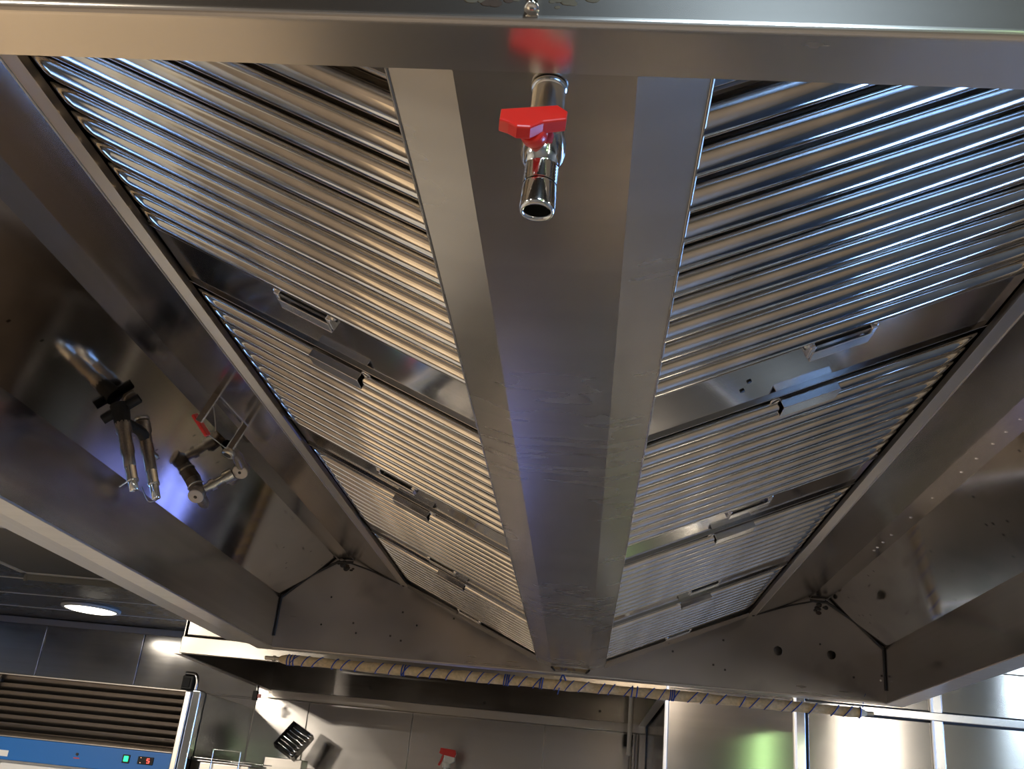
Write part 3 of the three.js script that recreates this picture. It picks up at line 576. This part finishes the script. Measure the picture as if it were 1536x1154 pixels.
// ───────────────────────── wall shelf in the alcove and what stands on it
{
  const s = thing('wall_shelf', 'steel wall shelf in the alcove below the second canopy', 'shelf', [-0.6, 1.56, -4.47]);
  add('shelf_board', span(-0.84, 0.84, -0.002, 0.0, -0.172, 0.5), M.strip, s);
  add('shelf_lip', span(-0.84, 0.84, -0.03, 0.0, 0.5, 0.503), M.strip, s);
  for (const x of [-0.6, 0, 0.6]) add('shelf_bracket', sheet(V(x, -0.002, -0.172), V(x, -0.002, 0.4), V(x, -0.03, 0.4), V(x, -0.25, -0.172), V(5, 0, 0), 0.003), M.strip, s);
}
{
  const b = thing('spray_bottle', 'spray bottle with a red and white trigger head on the alcove shelf', 'bottle', [-0.515, 1.56, -4.45]);
  add('bottle', turned([[0, 0], [0.038, 0], [0.041, 0.004], [0.041, 0.12], [0.036, 0.15], [0.018, 0.185], [0.014, 0.195], [0.014, 0.215]], V(0, 0, 0), V(0, 1, 0), 28), plain([0.75, 0.8, 0.82], 0.2, { transmission: 0.5, thickness: 0 }), b);
  add('collar', turned([[0.0, 0.205], [0.018, 0.205], [0.018, 0.225], [0.013, 0.23], [0, 0.23]], V(0, 0, 0), V(0, 1, 0), 18), M.white, b);
  const hd = new THREE.Shape(); hd.moveTo(-0.034, 0.262); hd.lineTo(-0.03, 0.28); hd.lineTo(0.03, 0.276); hd.lineTo(0.034, 0.262); hd.lineTo(0.028, 0.245); hd.lineTo(-0.012, 0.252); hd.closePath();
  add('trigger_head', extrudeZ(hd, -0.011, 0.022, 0.002), M.red, b);
  const bd = new THREE.Shape(); bd.moveTo(-0.012, 0.225); bd.lineTo(-0.012, 0.252); bd.lineTo(0.03, 0.246); bd.lineTo(0.03, 0.232); bd.lineTo(0.014, 0.222); bd.closePath();
  add('head_body', extrudeZ(bd, -0.0125, 0.025, 0.002), M.white, b);
  add('trigger', tube([V(-0.02, 0.252, 0), V(-0.026, 0.23, 0), V(-0.034, 0.212, 0)], 0.005, 8, 8), M.red, b);
}
{
  const t = thing('cutlery_tray', 'tilted dark steel tray of utensils on the alcove shelf', 'tray', [-1.19, 1.56, -4.42]);
  const grp = new THREE.Group(); grp.name = 'tray'; t.add(grp); grp.position.set(0.02, 0.24, 0.02); grp.rotation.set(1.15, -0.5, 0);
  add('tray_floor', span(-0.055, 0.055, -0.002, 0.0, -0.06, 0.06), M.dark, grp);
  add('tray_side', [span(-0.057, -0.055, -0.002, 0.036, -0.06, 0.06), span(0.055, 0.057, -0.002, 0.036, -0.06, 0.06), span(-0.057, 0.057, -0.002, 0.036, -0.062, -0.06), span(-0.057, 0.057, -0.002, 0.036, 0.06, 0.062)], M.strip, grp);
  for (let k = 0; k < 6; k++) add('utensil', [tube([V(-0.05 + 0.01 * rnd(), 0.012 + 0.004 * k, -0.045 + 0.018 * k), V(0, 0.02, -0.042 + 0.017 * k), V(0.048, 0.012 + 0.003 * k, -0.05 + 0.02 * k)], 0.004, 8, 6), new THREE.SphereGeometry(0.01, 10, 6).scale(1.3, 0.4, 1).translate(0.04, 0.018 + 0.003 * k, -0.05 + 0.02 * k)], M.chrome, grp);
  add('stand', [span(-0.09, 0.075, 0, 0.175, -0.05, 0.05, 0.004)], M.rim, t);
}
{
  const r = thing('wire_rack', 'chrome wire rack with steel pans on the alcove shelf', 'rack', [-1.315, 1.56, -4.08]);
  const w = (a, b) => rod(V(...a), V(...b), 0.0022, 0.0022, 6);
  add('wire_frame', [tube([V(-0.05, 0.0, 0.1), V(-0.05, 0.165, 0.1), V(-0.044, 0.172, 0.1), V(0.05, 0.172, 0.1), V(0.058, 0.165, 0.1), V(0.058, 0, 0.1)], 0.0025, 40, 6), w([-0.12, 0.137, 0.1], [0.13, 0.137, 0.1]), w([-0.12, 0.137, -0.1], [0.13, 0.137, -0.1]), w([-0.05, 0.137, 0.1], [-0.05, 0.137, -0.1]), w([0.058, 0.137, 0.1], [0.058, 0.137, -0.1])], M.chrome, r);
  add('pan', [span(-0.1, 0.1, 0.0, 0.125, -0.1, 0.09, 0.006)], M.rim, r);
  add('pan_rim', [span(-0.108, 0.108, 0.123, 0.131, -0.108, 0.096, 0.003)], M.strip, r);
}

// ───────────────────────── out of the frame, mirrored in the steel
{ // cooking island under the hood
  const c = thing('cooking_range', 'long steel cooking island with black pan supports under the hood', 'cooker', [0, 0, -1.6]);
  add('body', span(-0.6, 0.6, 0.12, 0.86, -0.85, 1.0, 0.01), M.strip, c);
  add('plinth', span(-0.55, 0.55, 0.0, 0.12, -0.8, 0.95), M.dark, c);
  add('top', span(-0.64, 0.64, 0.86, 0.9, -0.9, 1.05, 0.008), M.rim, c);
  for (const x of [-0.3, 0.3]) for (const z of [-0.55, 0.05, 0.65]) {
    add('burner', turned([[0, 0.9], [0.09, 0.9], [0.085, 0.915], [0.05, 0.925], [0, 0.925]], V(x, 0, z), V(x, 1, z), 20), M.dark, c);
    add('pan_support', [box(0.5, 0.012, 0.014, x, 0.94, z), box(0.014, 0.012, 0.48, x, 0.94, z), box(0.5, 0.012, 0.014, x, 0.94, z + 0.22), box(0.5, 0.012, 0.014, x, 0.94, z - 0.22), box(0.014, 0.04, 0.014, x + 0.23, 0.92, z + 0.22), box(0.014, 0.04, 0.014, x - 0.23, 0.92, z - 0.22)], M.dark, c);
  }
  for (let k = 0; k < 6; k++) add('knob', rod(V(0.6, 0.78, -0.65 + 0.26 * k), V(0.635, 0.78, -0.65 + 0.26 * k), 0.025), M.dark, c);
}
{ // unseen beige topped table, added so the front rim mirrors tan
  const c = thing('added_prep_table', 'added unseen table with a beige board top, mirrored in the front rim', 'table', [-1.14, 0, -1.25]);
  add('board', span(-0.48, 0.48, 0.86, 0.9, -0.72, 0.75, 0.008), plain([0.62, 0.47, 0.3], 0.5, { map: mottle }), c);
  add('apron', span(-0.44, 0.44, 0.76, 0.86, -0.68, 0.7, 0.004), M.strip, c);
  for (const x of [-0.4, 0.4]) for (const z of [-0.64, 0.66]) add('leg', span(x - 0.02, x + 0.02, 0, 0.76, z - 0.02, z + 0.02, 0.003), M.strip, c);
}
{ // counter along the alcove with the blue insect lamp above it
  const c = thing('back_counter', 'steel work counter along the alcove wall', 'counter', [-0.55, 0, -4.3]);
  add('worktop', span(-0.85, 0.78, 0.74, 0.78, -0.33, 0.3, 0.006), M.rim, c);
  for (const x of [-0.8, 0.74]) for (const z of [-0.28, 0.25]) add('leg', rod(V(x, 0, z), V(x, 0.74, z), 0.02), M.strip, c);
  add('undershelf', span(-0.82, 0.76, 0.3, 0.32, -0.3, 0.27, 0.004), M.strip, c);
  const k = thing('insect_lamp', 'blue glowing insect lamp on the alcove wall above the counter', 'insect lamp', [-0.5, 0.93, -4.62]);
  add('lamp_case', [span(-0.17, 0.17, -0.1, 0.14, -0.02, 0.0, 0.004), span(-0.17, -0.16, -0.1, 0.14, 0, 0.06), span(0.16, 0.17, -0.1, 0.14, 0, 0.06)], M.strip, k);
  const uv = new THREE.MeshStandardMaterial({ color: 0x222244, emissive: new THREE.Color().setRGB(0.22, 0.3, 1), emissiveIntensity: 1.0 });
  for (const y of [-0.04, 0.07]) add('lamp_tube', rod(V(-0.155, y, 0.03), V(0.155, y, 0.03), 0.026), uv, k);
  const l = new THREE.PointLight(new THREE.Color().setRGB(0.22, 0.3, 1), 0.006); l.position.set(-0.5, 0.95, -4.54); l.castShadow = true; l.shadow.radius = 4; l.name = 'insect_lamp_light'; scene.add(l);
}
{ // upright batten lamp in the rear corner, mirrored as a bright column in the panelled wall
  const b = thing('batten_lamp', 'upright white batten lamp in the rear corner by the window wall', 'lamp', [2.72, 1.4, 3.19]);
  add('lamp_case', span(-0.045, 0.045, 0, 1.05, -0.05, 0.0, 0.008), M.white, b);
  add('lamp_diffuser', span(-0.032, 0.032, 0.02, 1.03, -0.075, -0.045, 0.012), new THREE.MeshStandardMaterial({ color: 0xffffff, emissive: new THREE.Color().setRGB(1, 0.92, 0.78), emissiveIntensity: 5 }), b);
  const l = new THREE.RectAreaLight(new THREE.Color().setRGB(1, 0.92, 0.78), 22, 0.06, 1.0); l.position.set(2.72, 1.925, 3.1); l.name = 'batten_lamp_light'; scene.add(l);
}
{ // green emergency light on the rear wall
  const e = thing('emergency_light', 'green glowing emergency light box on the rear wall', 'emergency light', [1.8, 2.2, 3.16]);
  add('light_case', span(-0.2, 0.2, -0.1, 0.1, -0.02, 0.04, 0.006), M.white, e);
  add('light_face', span(-0.185, 0.185, -0.088, 0.088, -0.026, -0.018, 0.002), new THREE.MeshStandardMaterial({ color: 0x113311, emissive: new THREE.Color().setRGB(0.6, 1, 0.42), emissiveIntensity: 1.6 }), e);
  const l = new THREE.PointLight(new THREE.Color().setRGB(0.6, 1, 0.42), 0.25); l.position.set(1.8, 2.2, 3.08); l.castShadow = true; l.name = 'emergency_light_glow'; scene.add(l);
}

renderer.render(scene, camera);
